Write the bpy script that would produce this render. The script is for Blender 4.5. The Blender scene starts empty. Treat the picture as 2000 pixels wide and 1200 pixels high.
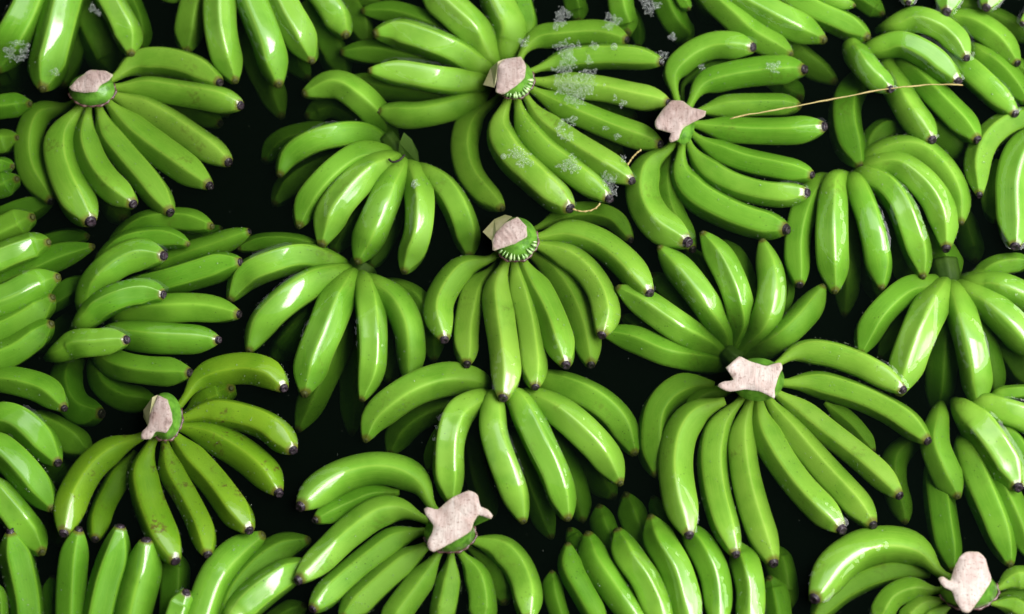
import bpy, bmesh, math, random
import numpy as np
from mathutils import Vector

random.seed(7)
rng = np.random.default_rng(7)
C = bpy.context.scene.collection
SC = bpy.context.scene

# ---------------------------------------------------------------- camera, world, lamps, exposure
TILT = math.radians(20.0)
DIST = 2.2
TANH = 0.2275
cam_d = bpy.data.cameras.new("camera")
cam = bpy.data.objects.new("camera", cam_d)
C.objects.link(cam)
cam.location = (0, -DIST * math.sin(TILT), DIST * math.cos(TILT))
cam.rotation_euler = (TILT, 0, 0)
cam_d.sensor_fit = 'HORIZONTAL'
cam_d.angle = 2 * math.atan(TANH)
cam_d.clip_start = 0.05
cam_d.clip_end = 60
cam_d.dof.use_dof = True
cam_d.dof.focus_distance = DIST
cam_d.dof.aperture_fstop = 2.8
SC.camera = cam

w = bpy.data.worlds.new("World")
SC.world = w
w.use_nodes = True
w.node_tree.nodes['Background'].inputs[0].default_value = (0.75, 0.9, 1.0, 1)
w.node_tree.nodes['Background'].inputs[1].default_value = 0.012

def area(name, az, el, dist, sx, sy, power, col):
    d = bpy.data.lights.new(name, 'AREA')
    d.shape = 'RECTANGLE'; d.size = sx; d.size_y = sy; d.energy = power; d.color = col
    o = bpy.data.objects.new(name, d); C.objects.link(o)
    a, e = math.radians(az), math.radians(el)
    p = Vector((math.cos(a) * math.cos(e), math.sin(a) * math.cos(e), math.sin(e))) * dist
    o.location = p
    o.rotation_euler = (-p).to_track_quat('-Z', 'Y').to_euler()
    return o
# open side of the packing shed (right of the tank) and the skylight strip behind it
area("skylight", -4, 57, 3.4, 3.8, 1.6, 235, (1.0, 1.0, 0.97))
area("open_shed_side", -6, 29, 3.4, 3.6, 1.1, 75, (0.95, 0.98, 1.0))
area("roof_light", 80, 60, 3.2, 3.0, 1.6, 30, (0.95, 0.99, 1.0))
area("daylight_left", 165, 38, 3.8, 4.0, 1.6, 3, (0.93, 0.97, 1.0))

vs = SC.view_settings
SC.display_settings.display_device = 'sRGB'
vs.view_transform = 'Standard'; vs.look = 'None'; vs.exposure = 0.0; vs.gamma = 1.0
cy = SC.cycles
cy.max_bounces = 8; cy.diffuse_bounces = 2; cy.glossy_bounces = 3; cy.transmission_bounces = 4
cy.transparent_max_bounces = 12; cy.volume_bounces = 0
cy.use_denoising = True
cy.sample_clamp_indirect = 4.0

# ---------------------------------------------------------------- pixel -> place on a level at height z (metres, water = 0)
CT, ST = math.cos(TILT), math.sin(TILT)
CAM = np.array(cam.location)
def unproject(px, py, z):
    px = np.asarray(px, float); py = np.asarray(py, float); z = np.asarray(z, float)
    x = (px - 1000) / 1000 * TANH; y = (600 - py) / 1000 * TANH
    d = np.stack([x + 0 * y, y * CT + ST, y * ST - CT], -1)
    k = (z - CAM[2]) / d[..., 2]
    return CAM + d * k[..., None]
def mpp(px, py):
    """metres per photograph pixel at the water level there"""
    return np.linalg.norm(unproject(px, py, 0.0) - CAM) * TANH / 1000
ORG = dict(A=(0, 0), B=(500, 0), C=(1000, 0), D=(1460, 0), E=(0, 390), F=(500, 390), G=(1000, 390), H=(1460, 390),
           I=(0, 780), J=(500, 780), K=(1000, 780), L=(1460, 780))
def cr(c, x, y): return ORG[c][0] + x * 0.35, ORG[c][1] + y * 0.35

# ---------------------------------------------------------------- materials
def N(nt, t, **kw):
    n = nt.nodes.new(t)
    for k, v in kw.items():
        if k == 'inp':
            for i, val in v.items(): n.inputs[i].default_value = val
        else: setattr(n, k, v)
    return n
def new_mat(name):
    m = bpy.data.materials.new(name); m.use_nodes = True
    nt = m.node_tree; nt.nodes.clear()
    out = N(nt, 'ShaderNodeOutputMaterial')
    return m, nt, out
def mixc(nt, fac, a, b, blend='MIX'):
    n = N(nt, 'ShaderNodeMix', data_type='RGBA', blend_type=blend)
    for sock, v in ((n.inputs[0], fac), (n.inputs[6], a), (n.inputs[7], b)):
        if isinstance(v, bpy.types.NodeSocket): nt.links.new(v, sock)
        elif isinstance(v, (tuple, list)): sock.default_value = (*v, 1)
        else: sock.default_value = v
    return n.outputs[2]
def math_(nt, op, a, b=None, c=None, clamp=False):
    n = N(nt, 'ShaderNodeMath', operation=op); n.use_clamp = clamp
    for i, v in enumerate((a, b, c)):
        if v is None: continue
        if isinstance(v, bpy.types.NodeSocket): nt.links.new(v, n.inputs[i])
        else: n.inputs[i].default_value = v
    return n.outputs[0]
def noise(nt, scale, detail=3, rough=.5, vec=None):
    n = N(nt, 'ShaderNodeTexNoise', inp={'Scale': scale, 'Detail': detail, 'Roughness': rough})
    if vec is None: vec = N(nt, 'ShaderNodeTexCoord').outputs['Object']
    nt.links.new(vec, n.inputs['Vector'])
    return n.outputs['Fac']
def mr(nt, v, a, b, c=0., d=1., smooth=True):
    n = N(nt, 'ShaderNodeMapRange', interpolation_type='SMOOTHSTEP' if smooth else 'LINEAR', inp={1: a, 2: b, 3: c, 4: d})
    nt.links.new(v, n.inputs[0]); return n.outputs[0]
def attr(nt, name):
    return N(nt, 'ShaderNodeAttribute', attribute_name=name).outputs['Fac']

def wet_height(nt):
    """0 under the water level, 1 above it: skin out of the water carries a wet film, skin under it does not shine"""
    g = N(nt, 'ShaderNodeNewGeometry')
    s = N(nt, 'ShaderNodeSeparateXYZ'); nt.links.new(g.outputs['Position'], s.inputs[0])
    nz = noise(nt, 160, 1)
    z = math_(nt, 'ADD', s.outputs[2], math_(nt, 'MULTIPLY', math_(nt, 'SUBTRACT', nz, .5), 0.0012))
    return mr(nt, z, -0.0002, 0.0004)

def skin_material(name, base, dark, yellow, scuff):
    m, nt, out = new_mat(name)
    b = N(nt, 'ShaderNodeBsdfPrincipled')
    tc = N(nt, 'ShaderNodeTexCoord').outputs['Object']
    oi = N(nt, 'ShaderNodeObjectInfo').outputs['Random']
    c = mixc(nt, oi, base, yellow)
    c = mixc(nt, mr(nt, noise(nt, 38, 4), .42, .72, 0, .55), c, dark)
    # lengthwise streaks of the peel
    wv = N(nt, 'ShaderNodeCombineXYZ')
    nt.links.new(math_(nt, 'MULTIPLY', attr(nt, 'along'), 2.2), wv.inputs[0])
    nt.links.new(math_(nt, 'MULTIPLY', attr(nt, 'around'), 9.0), wv.inputs[1])
    nt.links.new(math_(nt, 'MULTIPLY', oi, 37.0), wv.inputs[2])
    st = noise(nt, 2.0, 4, .6, wv.outputs[0])
    c = mixc(nt, mr(nt, st, .45, .7, 0, .38), c, yellow)
    # the ridge lines are paler
    c = mixc(nt, mr(nt, attr(nt, 'ridge'), .82, 1.0, 0, .40), c, (yellow[0]*1.35, yellow[1]*1.12, yellow[2]*1.3))
    # pale neck, yellowish-brown fringe at the blossom end
    c = mixc(nt, mr(nt, attr(nt, 'along'), .22, 0.0, 0, .45), c, (yellow[0]*1.15, yellow[1]*1.05, yellow[2]))
    fr = math_(nt, 'ADD', attr(nt, 'along'), math_(nt, 'MULTIPLY', noise(nt, 120, 2), .03))
    c = mixc(nt, mr(nt, fr, .985, 1.012, 0, .8), c, (.13, .10, .02))
    # specks and scuffs
    v = N(nt, 'ShaderNodeTexVoronoi', inp={'Scale': 210.0, 'Randomness': 1.0}); nt.links.new(tc, v.inputs['Vector'])
    sp = math_(nt, 'MULTIPLY', mr(nt, v.outputs['Distance'], .15, .07), mr(nt, noise(nt, 45, 1), .52, .60))
    c = mixc(nt, math_(nt, 'MULTIPLY', sp, .8), c, (.03, .035, .012))
    big = mr(nt, noise(nt, 26, 5, .7, tc), .57, .68)
    big = math_(nt, 'MULTIPLY', big, mr(nt, noise(nt, 240, 3), .45, .6))
    c = mixc(nt, math_(nt, 'MULTIPLY', big, scuff), c, (.11, .085, .02))
    nt.links.new(c, b.inputs['Base Color'])
    wet = wet_height(nt)
    b.inputs['Roughness'].default_value = .42
    nt.links.new(mr(nt, wet, 0, 1, .12, .5, False), b.inputs['Specular IOR Level'])
    nt.links.new(wet, b.inputs['Coat Weight'])
    b.inputs['Coat IOR'].default_value = 1.65
    nt.links.new(mr(nt, noise(nt, 60, 4), .35, .7, .03, .15), b.inputs['Coat Roughness'])
    b.inputs['Subsurface Weight'].default_value = 0.0
    bu = N(nt, 'ShaderNodeBump', inp={'Strength': .25, 'Distance': .0006})
    nt.links.new(noise(nt, 90, 3), bu.inputs['Height']); nt.links.new(bu.outputs[0], b.inputs['Normal'])
    bc = N(nt, 'ShaderNodeBump', inp={'Strength': .22, 'Distance': .0006})
    nt.links.new(math_(nt, 'ADD', noise(nt, 55, 2), math_(nt, 'MULTIPLY', st, .6)), bc.inputs['Height'])
    nt.links.new(bc.outputs[0], b.inputs['Coat Normal'])
    nt.links.new(b.outputs[0], out.inputs[0])
    return m

M = {}
M['skin'] = skin_material('banana_peel', (.146, .362, .026), (.096, .285, .014), (.222, .435, .046), .25)
M['skin_deep'] = skin_material('deep_green_peel', (.118, .318, .020), (.078, .248, .010), (.182, .385, .032), .25)
M['skin_pale'] = skin_material('pale_green_peel', (.178, .385, .032), (.120, .308, .018), (.258, .452, .054), .35)
M['skin_scuffed'] = skin_material('scuffed_banana_peel', (.140, .305, .012), (.092, .235, .008), (.195, .350, .018), .95)

def simple(name, c1, c2, scale, rough, coat=0., bump=.0, spec=.4):
    m, nt, out = new_mat(name)
    b = N(nt, 'ShaderNodeBsdfPrincipled')
    c = mixc(nt, mr(nt, noise(nt, scale, 5, .6), .35, .68), c1, c2)
    nt.links.new(c, b.inputs['Base Color'])
    b.inputs['Roughness'].default_value = rough
    b.inputs['Coat Weight'].default_value = coat; b.inputs['Coat Roughness'].default_value = .08
    b.inputs['Specular IOR Level'].default_value = spec
    if bump:
        bu = N(nt, 'ShaderNodeBump', inp={'Strength': bump, 'Distance': .001})
        nt.links.new(noise(nt, scale * 2, 4, .7), bu.inputs['Height']); nt.links.new(bu.outputs[0], b.inputs['Normal'])
    nt.links.new(b.outputs[0], out.inputs[0])
    return m
M['tip'] = simple('dried_blossom_end', (.006, .003, .006), (.050, .026, .042), 420, .42, .4, .9)
M['tip_green'] = simple('brown_blossom_end', (.05, .05, .012), (.10, .11, .02), 300, .5, 0, .5)
M['crown'] = simple('crown_green', (.13, .32, .03), (.06, .17, .015), 110, .35, .6, .6)
M['stalk'] = simple('submerged_stalk_green', (.10, .19, .025), (.06, .13, .02), 60, .5, 0, .5)
M['bract'] = simple('bract_green', (.11, .20, .035), (.08, .15, .03), 50, .5, 0, .4)
M['rim'] = simple('dried_rim', (.06, .025, .02), (.16, .08, .07), 200, .4, .6, .6)
M['latex'] = simple('white_latex', (.44, .58, .27), (.16, .34, .07), 160, .3, .7, .3)
M['straw'] = simple('dry_straw', (.50, .40, .16), (.36, .26, .09), 120, .5, 0, .4)
M['cream'] = simple('cut_side_cream', (.46, .42, .24), (.34, .33, .14), 70, .5, .2, .4)
M['twig'] = simple('black_pistil', (.01, .006, .006), (.03, .02, .02), 200, .6)

def cut_material(name, a, b_, brown, rim):
    m, nt, out = new_mat(name)
    b = N(nt, 'ShaderNodeBsdfPrincipled')
    tc = N(nt, 'ShaderNodeTexCoord').outputs['Object']
    mp = N(nt, 'ShaderNodeMapping', inp={'Scale': (330, 55, 330), 'Rotation': (0, 0, .35)}); nt.links.new(tc, mp.inputs['Vector'])
    fib = noise(nt, 1.0, 4, .65, mp.outputs[0])
    c = mixc(nt, mr(nt, noise(nt, 55, 3, .5, tc), .4, .62), a, b_)
    c = mixc(nt, mr(nt, noise(nt, 32, 3, .6, tc), .50, .66, 0, .5), c, brown)
    c = mixc(nt, mr(nt, fib, .42, .72, 0, .5), c, brown)
    sp = mr(nt, noise(nt, 420, 3, .6, tc), .55, .68, 0, .6)
    c = mixc(nt, sp, c, (brown[0]*.55, brown[1]*.45, brown[2]*.4))
    edge = mr(nt, attr(nt, 'edge'), .55, 1.0, 0, .75)
    c = mixc(nt, math_(nt, 'MULTIPLY', edge, mr(nt, noise(nt, 120, 3), .35, .6)), c, rim)
    nt.links.new(c, b.inputs['Base Color'])
    b.inputs['Roughness'].default_value = .6
    bu = N(nt, 'ShaderNodeBump', inp={'Strength': .6, 'Distance': .0012})
    nt.links.new(fib, bu.inputs['Height']); nt.links.new(bu.outputs[0], b.inputs['Normal'])
    nt.links.new(b.outputs[0], out.inputs[0])
    return m
M['cut_pink'] = cut_material('cut_face_pink', (.41, .32, .29), (.34, .245, .22), (.24, .15, .125), (.36, .36, .20))
M['cut_white'] = cut_material('cut_face_fresh', (.53, .455, .41), (.45, .35, .315), (.30, .19, .155), (.46, .38, .26))

def film_material(name, tint=1.0, rough=.02, ior=1.33):
    m, nt, out = new_mat(name)
    lw = N(nt, 'ShaderNodeLayerWeight', inp={'Blend': .5})      # Schlick, the same from both sides of the film
    f5 = math_(nt, 'POWER', lw.outputs['Facing'], 5.0); fr = math_(nt, 'ADD', math_(nt, 'MULTIPLY', f5, .8), .02)
    t = N(nt, 'ShaderNodeBsdfTransparent', inp={0: (tint, tint, tint, 1)})
    g = N(nt, 'ShaderNodeBsdfGlossy', inp={'Roughness': rough})
    mx = N(nt, 'ShaderNodeMixShader')
    nt.links.new(fr, mx.inputs[0]); nt.links.new(t.outputs[0], mx.inputs[1]); nt.links.new(g.outputs[0], mx.inputs[2])
    nt.links.new(mx.outputs[0], out.inputs[0])
    return m
M['film'] = film_material('water_edge')
def bubble_material():
    m, nt, out = new_mat('bubble_film')
    lw = N(nt, 'ShaderNodeLayerWeight', inp={'Blend': .35})
    t = N(nt, 'ShaderNodeBsdfTransparent', inp={0: (.97, .98, .97, 1)})
    d = N(nt, 'ShaderNodeBsdfDiffuse', inp={0: (.85, .88, .86, 1)})
    g = N(nt, 'ShaderNodeBsdfGlossy', inp={'Roughness': .06})
    m1 = N(nt, 'ShaderNodeMixShader', inp={0: .35}); nt.links.new(d.outputs[0], m1.inputs[1]); nt.links.new(g.outputs[0], m1.inputs[2])
    m2 = N(nt, 'ShaderNodeMixShader'); nt.links.new(mr(nt, lw.outputs['Facing'], .25, .80, .08, .85), m2.inputs[0])
    nt.links.new(t.outputs[0], m2.inputs[1]); nt.links.new(m1.outputs[0], m2.inputs[2])
    nt.links.new(m2.outputs[0], out.inputs[0])
    return m
M['bubble'] = bubble_material()

# ---------------------------------------------------------------- object helpers
def tag(o, label=None, cat=None, group=None, kind=None):
    for k, v in (('label', label), ('category', cat), ('group', group), ('kind', kind)):
        if v: o[k] = v
    return o
def mesh_obj(name, verts, faces, mat, parent=None, smooth=True, attrs=None):
    me = bpy.data.meshes.new(name)
    me.from_pydata([tuple(v) for v in verts], [], faces)
    if smooth: me.shade_smooth()
    for k, v in (attrs or {}).items():
        a = me.attributes.new(k, 'FLOAT', 'POINT'); a.data.foreach_set('value', np.asarray(v, np.float32))
    me.materials.append(mat)
    o = bpy.data.objects.new(name, me); C.objects.link(o)
    if parent is not None:
        o.parent = parent
        o.matrix_parent_inverse = parent_inv(parent)
    return o
def parent_inv(p):
    from mathutils import Matrix
    T = Matrix.Translation(-Vector(p['_loc'])) if '_loc' in p else Matrix.Identity(4)
    return T
def empty(name, loc):
    o = bpy.data.objects.new(name, None); C.objects.link(o); o.location = loc
    o.empty_display_size = .03; o['_loc'] = tuple(float(v) for v in loc)
    return o
def smooth01(x): x = np.clip(x, 0, 1); return x * x * (3 - 2 * x)
def catmull(P, n):
    P = np.asarray(P, float)
    if len(P) == 2: return P[0] + (P[1] - P[0]) * np.linspace(0, 1, n)[:, None]
    Q = np.vstack([2 * P[0] - P[1], P, 2 * P[-1] - P[-2]])
    t = np.concatenate([[0], np.cumsum(np.linalg.norm(np.diff(Q, axis=0), axis=1) ** .5)])
    u = np.linspace(t[1], t[-2], n); R = np.empty((n, P.shape[1]))
    for i, x in enumerate(u):
        k = int(np.clip(np.searchsorted(t, x, 'right') - 1, 1, len(Q) - 3))
        t0, t1, t2, t3 = t[k-1:k+3]; p0, p1, p2, p3 = Q[k-1:k+3]
        a1 = (t1-x)/(t1-t0)*p0 + (x-t0)/(t1-t0)*p1; a2 = (t2-x)/(t2-t1)*p1 + (x-t1)/(t2-t1)*p2
        a3 = (t3-x)/(t3-t2)*p2 + (x-t2)/(t3-t2)*p3
        b1 = (t2-x)/(t2-t0)*a1 + (x-t0)/(t2-t0)*a2; b2 = (t3-x)/(t3-t1)*a2 + (x-t1)/(t3-t1)*a3
        R[i] = (t2-x)/(t2-t1)*b1 + (x-t1)/(t2-t1)*b2
    return R
def arclen(P):
    s = np.concatenate([[0], np.cumsum(np.linalg.norm(np.diff(P, axis=0), axis=1))]); return s
def frames(P):
    T = np.gradient(P, axis=0); T /= np.linalg.norm(T, axis=1)[:, None]
    S = np.cross(T, [0, 0, 1.]); S /= np.linalg.norm(S, axis=1)[:, None] + 1e-9
    return T, S, np.cross(S, T)
def tube(P, R, seg=8, cap=True):
    P = np.asarray(P, float); T, S, U = frames(P); n = len(P); R = np.broadcast_to(R, n)
    ph = np.linspace(0, 2*np.pi, seg, endpoint=False)
    V = (P[:, None] + R[:, None, None] * (np.cos(ph)[None, :, None]*U[:, None] + np.sin(ph)[None, :, None]*S[:, None])).reshape(-1, 3)
    F = [(i*seg+j, i*seg+(j+1) % seg, (i+1)*seg+(j+1) % seg, (i+1)*seg+j) for i in range(n-1) for j in range(seg)]
    if cap: F += [tuple(range(seg))[::-1], tuple((n-1)*seg + j for j in range(seg))]
    return V, F

WATER = 48.0
# ---------------------------------------------------------------- the bunches, banana by banana: photo crop, width, height of the top of the peel
# against the water (mm, at the neck / middle / blossom end), d = dark dried end in view, n = not; r = listed from the blossom end; then the middle line
DATA = {
'h1': ('A', 'bunch at upper left with a small pinkish cut crown and eight fanned bananas', ('A', 515, 490), 'skin', '''
A 110 -25 -25 -25 d 900,570 1080,630 1230,690
A 110 -30 -30 -30 n 1000,480 1150,560 1275,635
A 150 -20 -12 -14 d 390,600 220,640 160,790 180,960 285,1125
A 158 -8 -8 -5 d 640,440 740,360 880,340 1060,375 1225,462
A 145 -9 -9 1 d 650,490 800,490 1000,520 1180,550 1342,590
A 155 -9 -10 -4 d 630,530 800,610 960,695 1130,810 1275,907
A 165 -8 -8 -4 d 600,570 740,720 880,830 1020,930 1168,1037
A 150 -8 -7 -3 d 550,600 600,740 700,870 820,1010 950,1185
A 155 -8 -8 1 d 490,610 480,760 520,900 600,1020 742,1140
A 182 -8 -6 4 d 440,615 370,700 330,830 360,980 420,1110 505,1238
A 150 -26 -26 -26 n 500,900 600,1080 690,1230
'''),
'h2': ('O', 'bunch hanging from the top left corner with a shiny ridged banana above the foam ring', None, 'skin', '''
A 170 -25 -25 -28 n 470,-60 390,280 345,480
A 200 -20 -20 -30 n 440,-50 520,170 600,330 645,425
A 150 -26 -30 -32 n 180,200 80,400 -20,470
A 130 -15 -18 -25 n 680,-50 760,120 792,285
A 190 2 2 -15 n 230,-150 150,60 70,220 -20,400
A 150 0 2 -4 n 560,-80 650,70 715,210 732,305
A 200 2 4 -5 n 400,-150 345,80 290,300 238,498
'''),
'h3': ('O', 'bunch cut by the left edge with four green ends pointing right beside the small crown', None, 'skin', '''
A 90 -36 -38 -40 n -60,500 40,492 125,490
A 120 -10 -10 -12 n -150,620 0,600 168,580
A 130 -14 -12 -12 n -150,810 0,800 98,770
A 100 -12 -10 -10 n -150,940 0,930 72,930
A 130 -14 -12 -12 n -150,1060 0,1040 95,1000
'''),
'h4': ('O', 'bunch at the left edge, bananas pointing right, two with bright wet backs', None, 'skin', '''
E 130 -18 -18 -20 n -150,180 100,70 292,12
E 120 -22 -22 -24 n 100,300 340,230 492,205
E 130 -36 -36 -38 n 200,830 350,720 445,635
E 130 -20 -20 -22 n 150,640 340,530 475,445
E 150 -8 -8 -9 n -140,250 50,160 182,98
E 135 -12 -12 -14 n -100,500 150,400 330,320 520,262
E 155 4 4 -3 n -100,380 80,300 200,260 272,238
E 160 -5 -5 -6 n -100,920 80,845 180,775 287,692
E 152 -5 -5 -6 n -100,770 80,690 200,620 295,545
E 155 4 5 -1 n -120,610 80,540 200,480 325,432
'''),
'h5': ('B', 'bunch left of centre lying sideways with a stack of blunt bananas pointing right', ('E', 560, 760), 'skin', '''
E 90 -24 -24 -24 n 1000,230 1130,200 1235,158
E 130 -20 -12 -6 n 640,260 800,140 1000,115 1182,150
E 165 -24 -20 -20 d 400,910 370,1000 390,1110 450,1180 567,1195
E 150 -24 -21 -22 n 540,930 590,1040 700,1110 870,1130
E 125 -14 -8 -4 n 560,370 680,260 850,215 980,225 1052,250
E 118 -16 -12 -8 d 880,370 1060,300 1240,240 1392,178
E 155 -16 -5 0 d 700,510 900,465 1100,408 1220,372 1342,350
E 165 -12 2 4 d 480,590 530,480 640,370 770,315 912,314
E 150 -14 -2 -3 d 690,640 900,618 1100,610 1333,640
E 148 -16 -10 -6 d 560,870 650,920 820,955 1060,968
E 158 -12 1 1 d 630,745 850,770 1050,780 1215,785
E 152 -8 5 5 d 470,680 560,600 700,535 820,520 912,530
E 150 -8 3 5 d 340,850 430,810 560,800 705,783
'''),
'h6': ('O', 'bunch at the lower left edge with thick bananas sloping down to the right', None, 'skin', '''
I 150 -34 -34 -36 n 150,560 270,700 355,800
I 170 -28 -28 -30 n 150,270 300,390 410,475
I 165 -16 -17 -18 n 150,110 320,190 500,310
E 145 -10 -6 -5 d -80,1010 60,1010 260,1070 357,1165
I 170 0 2 -8 n -80,460 60,620 150,740 235,855
I 170 -2 2 -6 n -80,210 60,320 170,440 295,615
I 168 -3 3 -3 d -80,90 80,110 200,200 322,355
'''),
'h7': ('A', 'darker scuffed bunch at lower left with a pinkish brown crown and blemished peels', ('I', 915, 140), 'skin_scuffed', '''
I 140 -20 -16 -8 d 760,290 640,480 570,620 530,782
I 160 -18 -14 -13 n 1040,80 1150,0 1290,-60
I 162 -8 -6 3 d 1040,-10 1090,-90 1220,-152 1380,-170 1500,-140 1583,-62
I 165 -8 -4 4 d 1020,110 1150,75 1320,90 1500,155 1635,285
I 160 -9 -7 1 d 990,150 1150,195 1330,290 1470,405 1553,520
I 162 -8 -6 3 d 950,180 1050,300 1180,440 1300,600 1390,732
I 140 -10 -9 -1 d 915,230 960,400 1050,560 1130,730 1158,867
I 172 -8 -6 4 d 850,230 800,380 815,520 880,700 980,905
I 170 -9 -6 5 d 785,215 650,270 520,370 420,530 355,747
'''),
'h8': ('O', 'bunch at the bottom left corner whose dark blossom ends point straight up', None, 'skin', '''
I 160 -18 -18 -18 nr 970,850 970,1000 960,1300
I 100 -22 -22 -22 dr 295,990 280,1100 270,1300
I 170 1 -5 -6 dr 58,740 110,950 150,1150 160,1400
I 145 0 -8 -8 dr 440,730 410,900 395,1100 390,1400
I 172 3 -3 -5 dr 670,712 640,880 590,1050 510,1400
I 190 4 -2 -6 dr 815,787 800,950 750,1150 700,1400
I 140 6 4 0 dr 1040,1080 1000,1170 950,1350
I 80 -10 -10 -10 nr -20,1030 0,1130 0,1300
'''),
'h9': ('O', 'bunch at the bottom edge left of centre with rounded ends pointing up and right', None, 'skin', '''
I 120 -22 -22 -22 nr 1700,1150 1550,1230 1450,1330
I 150 -18 -12 -10 nr 1725,785 1558,840 1428,930 1300,1090 1250,1250
I 178 -9 1 2 nr 1470,755 1330,850 1210,990 1130,1200 1100,1350
I 168 -5 4 3 nr 1705,910 1540,1015 1428,1100 1280,1240
'''),
'h10': ('O', 'bunch at the top edge left of centre with long wet bananas hanging straight down', None, 'skin', '''
A 150 -25 -22 -28 n 1370,100 1440,350 1520,520 1570,655
A 150 -24 -24 -28 n 1490,60 1590,260 1720,440
A 170 -20 -20 -28 n 1680,20 1790,190 1870,320 1920,440
A 140 -20 -20 -22 n 1890,-80 1980,90 2045,245
A 70 -20 -20 -20 n 1950,-60 2030,0 2120,15
A 70 -16 -15 -16 n 870,-60 960,-15 1050,-40
A 150 -14 -12 -16 n 1120,-100 1060,100 1040,290
A 150 0 2 -5 n 1740,-100 1860,70 1930,200
A 165 3 4 -5 n 1525,-100 1608,80 1680,210 1740,345
A 170 3 5 -4 n 1360,-100 1440,100 1500,260 1555,475
A 170 3 4 -6 n 1230,-100 1225,120 1255,300 1312,455
'''),
'h11': ('B', 'bunch at the top left of the foamy crown with curved bananas pointing left', ('B', 1390, 420), 'skin', '''
B 130 -22 -20 -18 n 1080,545 850,510 660,480 520,440
B 130 -24 -18 -16 n 1100,390 900,345 680,300 472,295
B 125 -20 -16 -15 n 1200,260 1000,150 780,75 590,63
B 130 -12 -8 -6 n 1510,190 1495,80 1450,-90
B 175 -12 0 1 n 1390,310 1415,180 1370,60 1280,-100
B 180 -10 3 -2 n 1300,345 1230,200 1100,70 920,-80
B 148 -16 -10 -12 n 1220,560 1050,615 860,645 680,620
B 148 -10 3 0 n 1230,465 1050,452 840,415 630,395
B 168 -10 4 -2 n 1265,385 1090,285 900,212 770,182 660,190
'''),
'h12': ('A', 'foamy bunch at the top centre with bubble rafts across its bananas', ('B', 1440, 440), 'skin', '''
C 120 -26 -26 -26 n 250,540 500,600 690,660
C 110 -28 -28 -28 n 400,740 520,810 605,862
B 150 -22 -15 -14 n 1325,580 1220,640 1160,780 1180,950 1260,1070 1375,1165
C 130 -10 -9 -8 d 50,300 130,220 290,195 480,185 642,224
C 130 -8 -6 -2 d 140,385 300,335 480,315 680,320 832,346
C 142 -8 -4 0 d 140,455 320,480 520,505 700,545 872,575
C 142 -8 -6 -4 d 110,500 270,590 450,670 640,745 828,805
C 142 -8 -6 2 d 90,560 160,670 310,785 480,895 668,1010
C 155 -8 -5 2 d 30,570 70,700 170,830 340,960 538,1108
C 178 -8 -4 3 d -30,580 -75,700 -15,850 120,985 230,1085 324,1165
'''),
'h13': ('B', 'submerged bunch left of the foamy bunch with a green leafy bract at its stem', ('B', 800, 900), 'skin', '''
B 110 -25 -25 -27 n 560,660 420,600 280,650
B 130 -24 -24 -28 n 420,740 160,790 45,900
B 130 -25 -25 -28 n 480,880 240,990 100,1140
B 140 -24 -24 -28 n 680,1090 540,1234 430,1410
B 120 -26 -26 -28 n 800,1154 720,1334 640,1490
B 155 -28 -2 -10 n 745,805 700,690 590,560 450,480 265,525
B 150 -22 1 -12 n 740,850 640,768 480,752 300,798 180,880 130,980
B 158 -12 -1 -12 n 720,865 600,860 460,940 340,1060 270,1170 240,1265
B 152 -10 -4 -16 n 950,970 1040,1040 1120,1160 1170,1300 1190,1430
B 150 -10 2 -12 n 880,950 915,1080 920,1200 900,1340 825,1520
B 163 -8 5 -12 n 810,930 760,1020 700,1160 640,1300 565,1465
B 180 -8 6 -8 n 765,900 640,960 520,1070 430,1190 365,1370
'''),
'h14': ('B', 'large half submerged bunch left of centre with five bright wet backs fanning downwards', ('F', 560, 400), 'skin', '''
F 100 -16 -16 -18 n 340,275 200,240 50,240 -100,275
F 160 -24 -24 -32 n 370,570 230,740 90,910
F 160 -22 -19 -26 n 490,690 430,870 350,1040 235,1290
F 125 -32 -30 -34 n 545,690 530,950 535,1310
F 130 -30 -28 -30 n 700,620 740,850 745,1020
F 135 -20 -17 -28 n 790,490 900,570 960,700 995,900
F 165 -12 2 -12 n 435,355 270,318 80,360 -60,430 -145,560
F 158 -10 -3 -14 n 670,480 770,560 845,700 865,850 855,1010
F 158 -8 5 -9 n 610,465 632,600 645,780 638,950 590,1120
F 175 -10 5 -10 n 465,415 340,455 170,560 40,690 -40,845
F 190 -8 7 -7 n 515,450 450,570 390,720 320,890 270,1085
'''),
'h15': ('B', 'bunch below the central crown with ridged wet bananas arching down in a fan', ('F', 1340, 1080), 'skin', '''
J 70 -20 -20 -22 n 1060,120 978,280 960,400
J 140 -24 -24 -28 n 1110,30 920,100 800,200 745,310
J 130 -30 -30 -34 n 1200,150 1230,400 1320,660
K 150 -28 -28 -32 n 200,150 380,330 570,550
K 150 -22 -22 -26 n 230,220 330,440 395,680
K 140 -22 -22 -28 n 20,250 110,480 220,775
F 172 -12 -3 -11 n 1235,1005 1080,1000 900,1050 740,1150 650,1240 610,1345
K 165 -14 -5 -15 n 160,-110 340,-50 480,20 590,120 685,305
K 165 -8 3 -7 n 120,-10 270,80 400,190 510,310 605,470
J 162 -6 6 -7 n 1230,5 1130,75 1080,210 1070,400 1090,580
J 158 -4 6 -7 n 1325,0 1325,170 1370,330 1430,490 1492,685
K 165 -2 7 -5 n 30,-15 80,90 160,260 240,430 312,670
'''),
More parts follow.
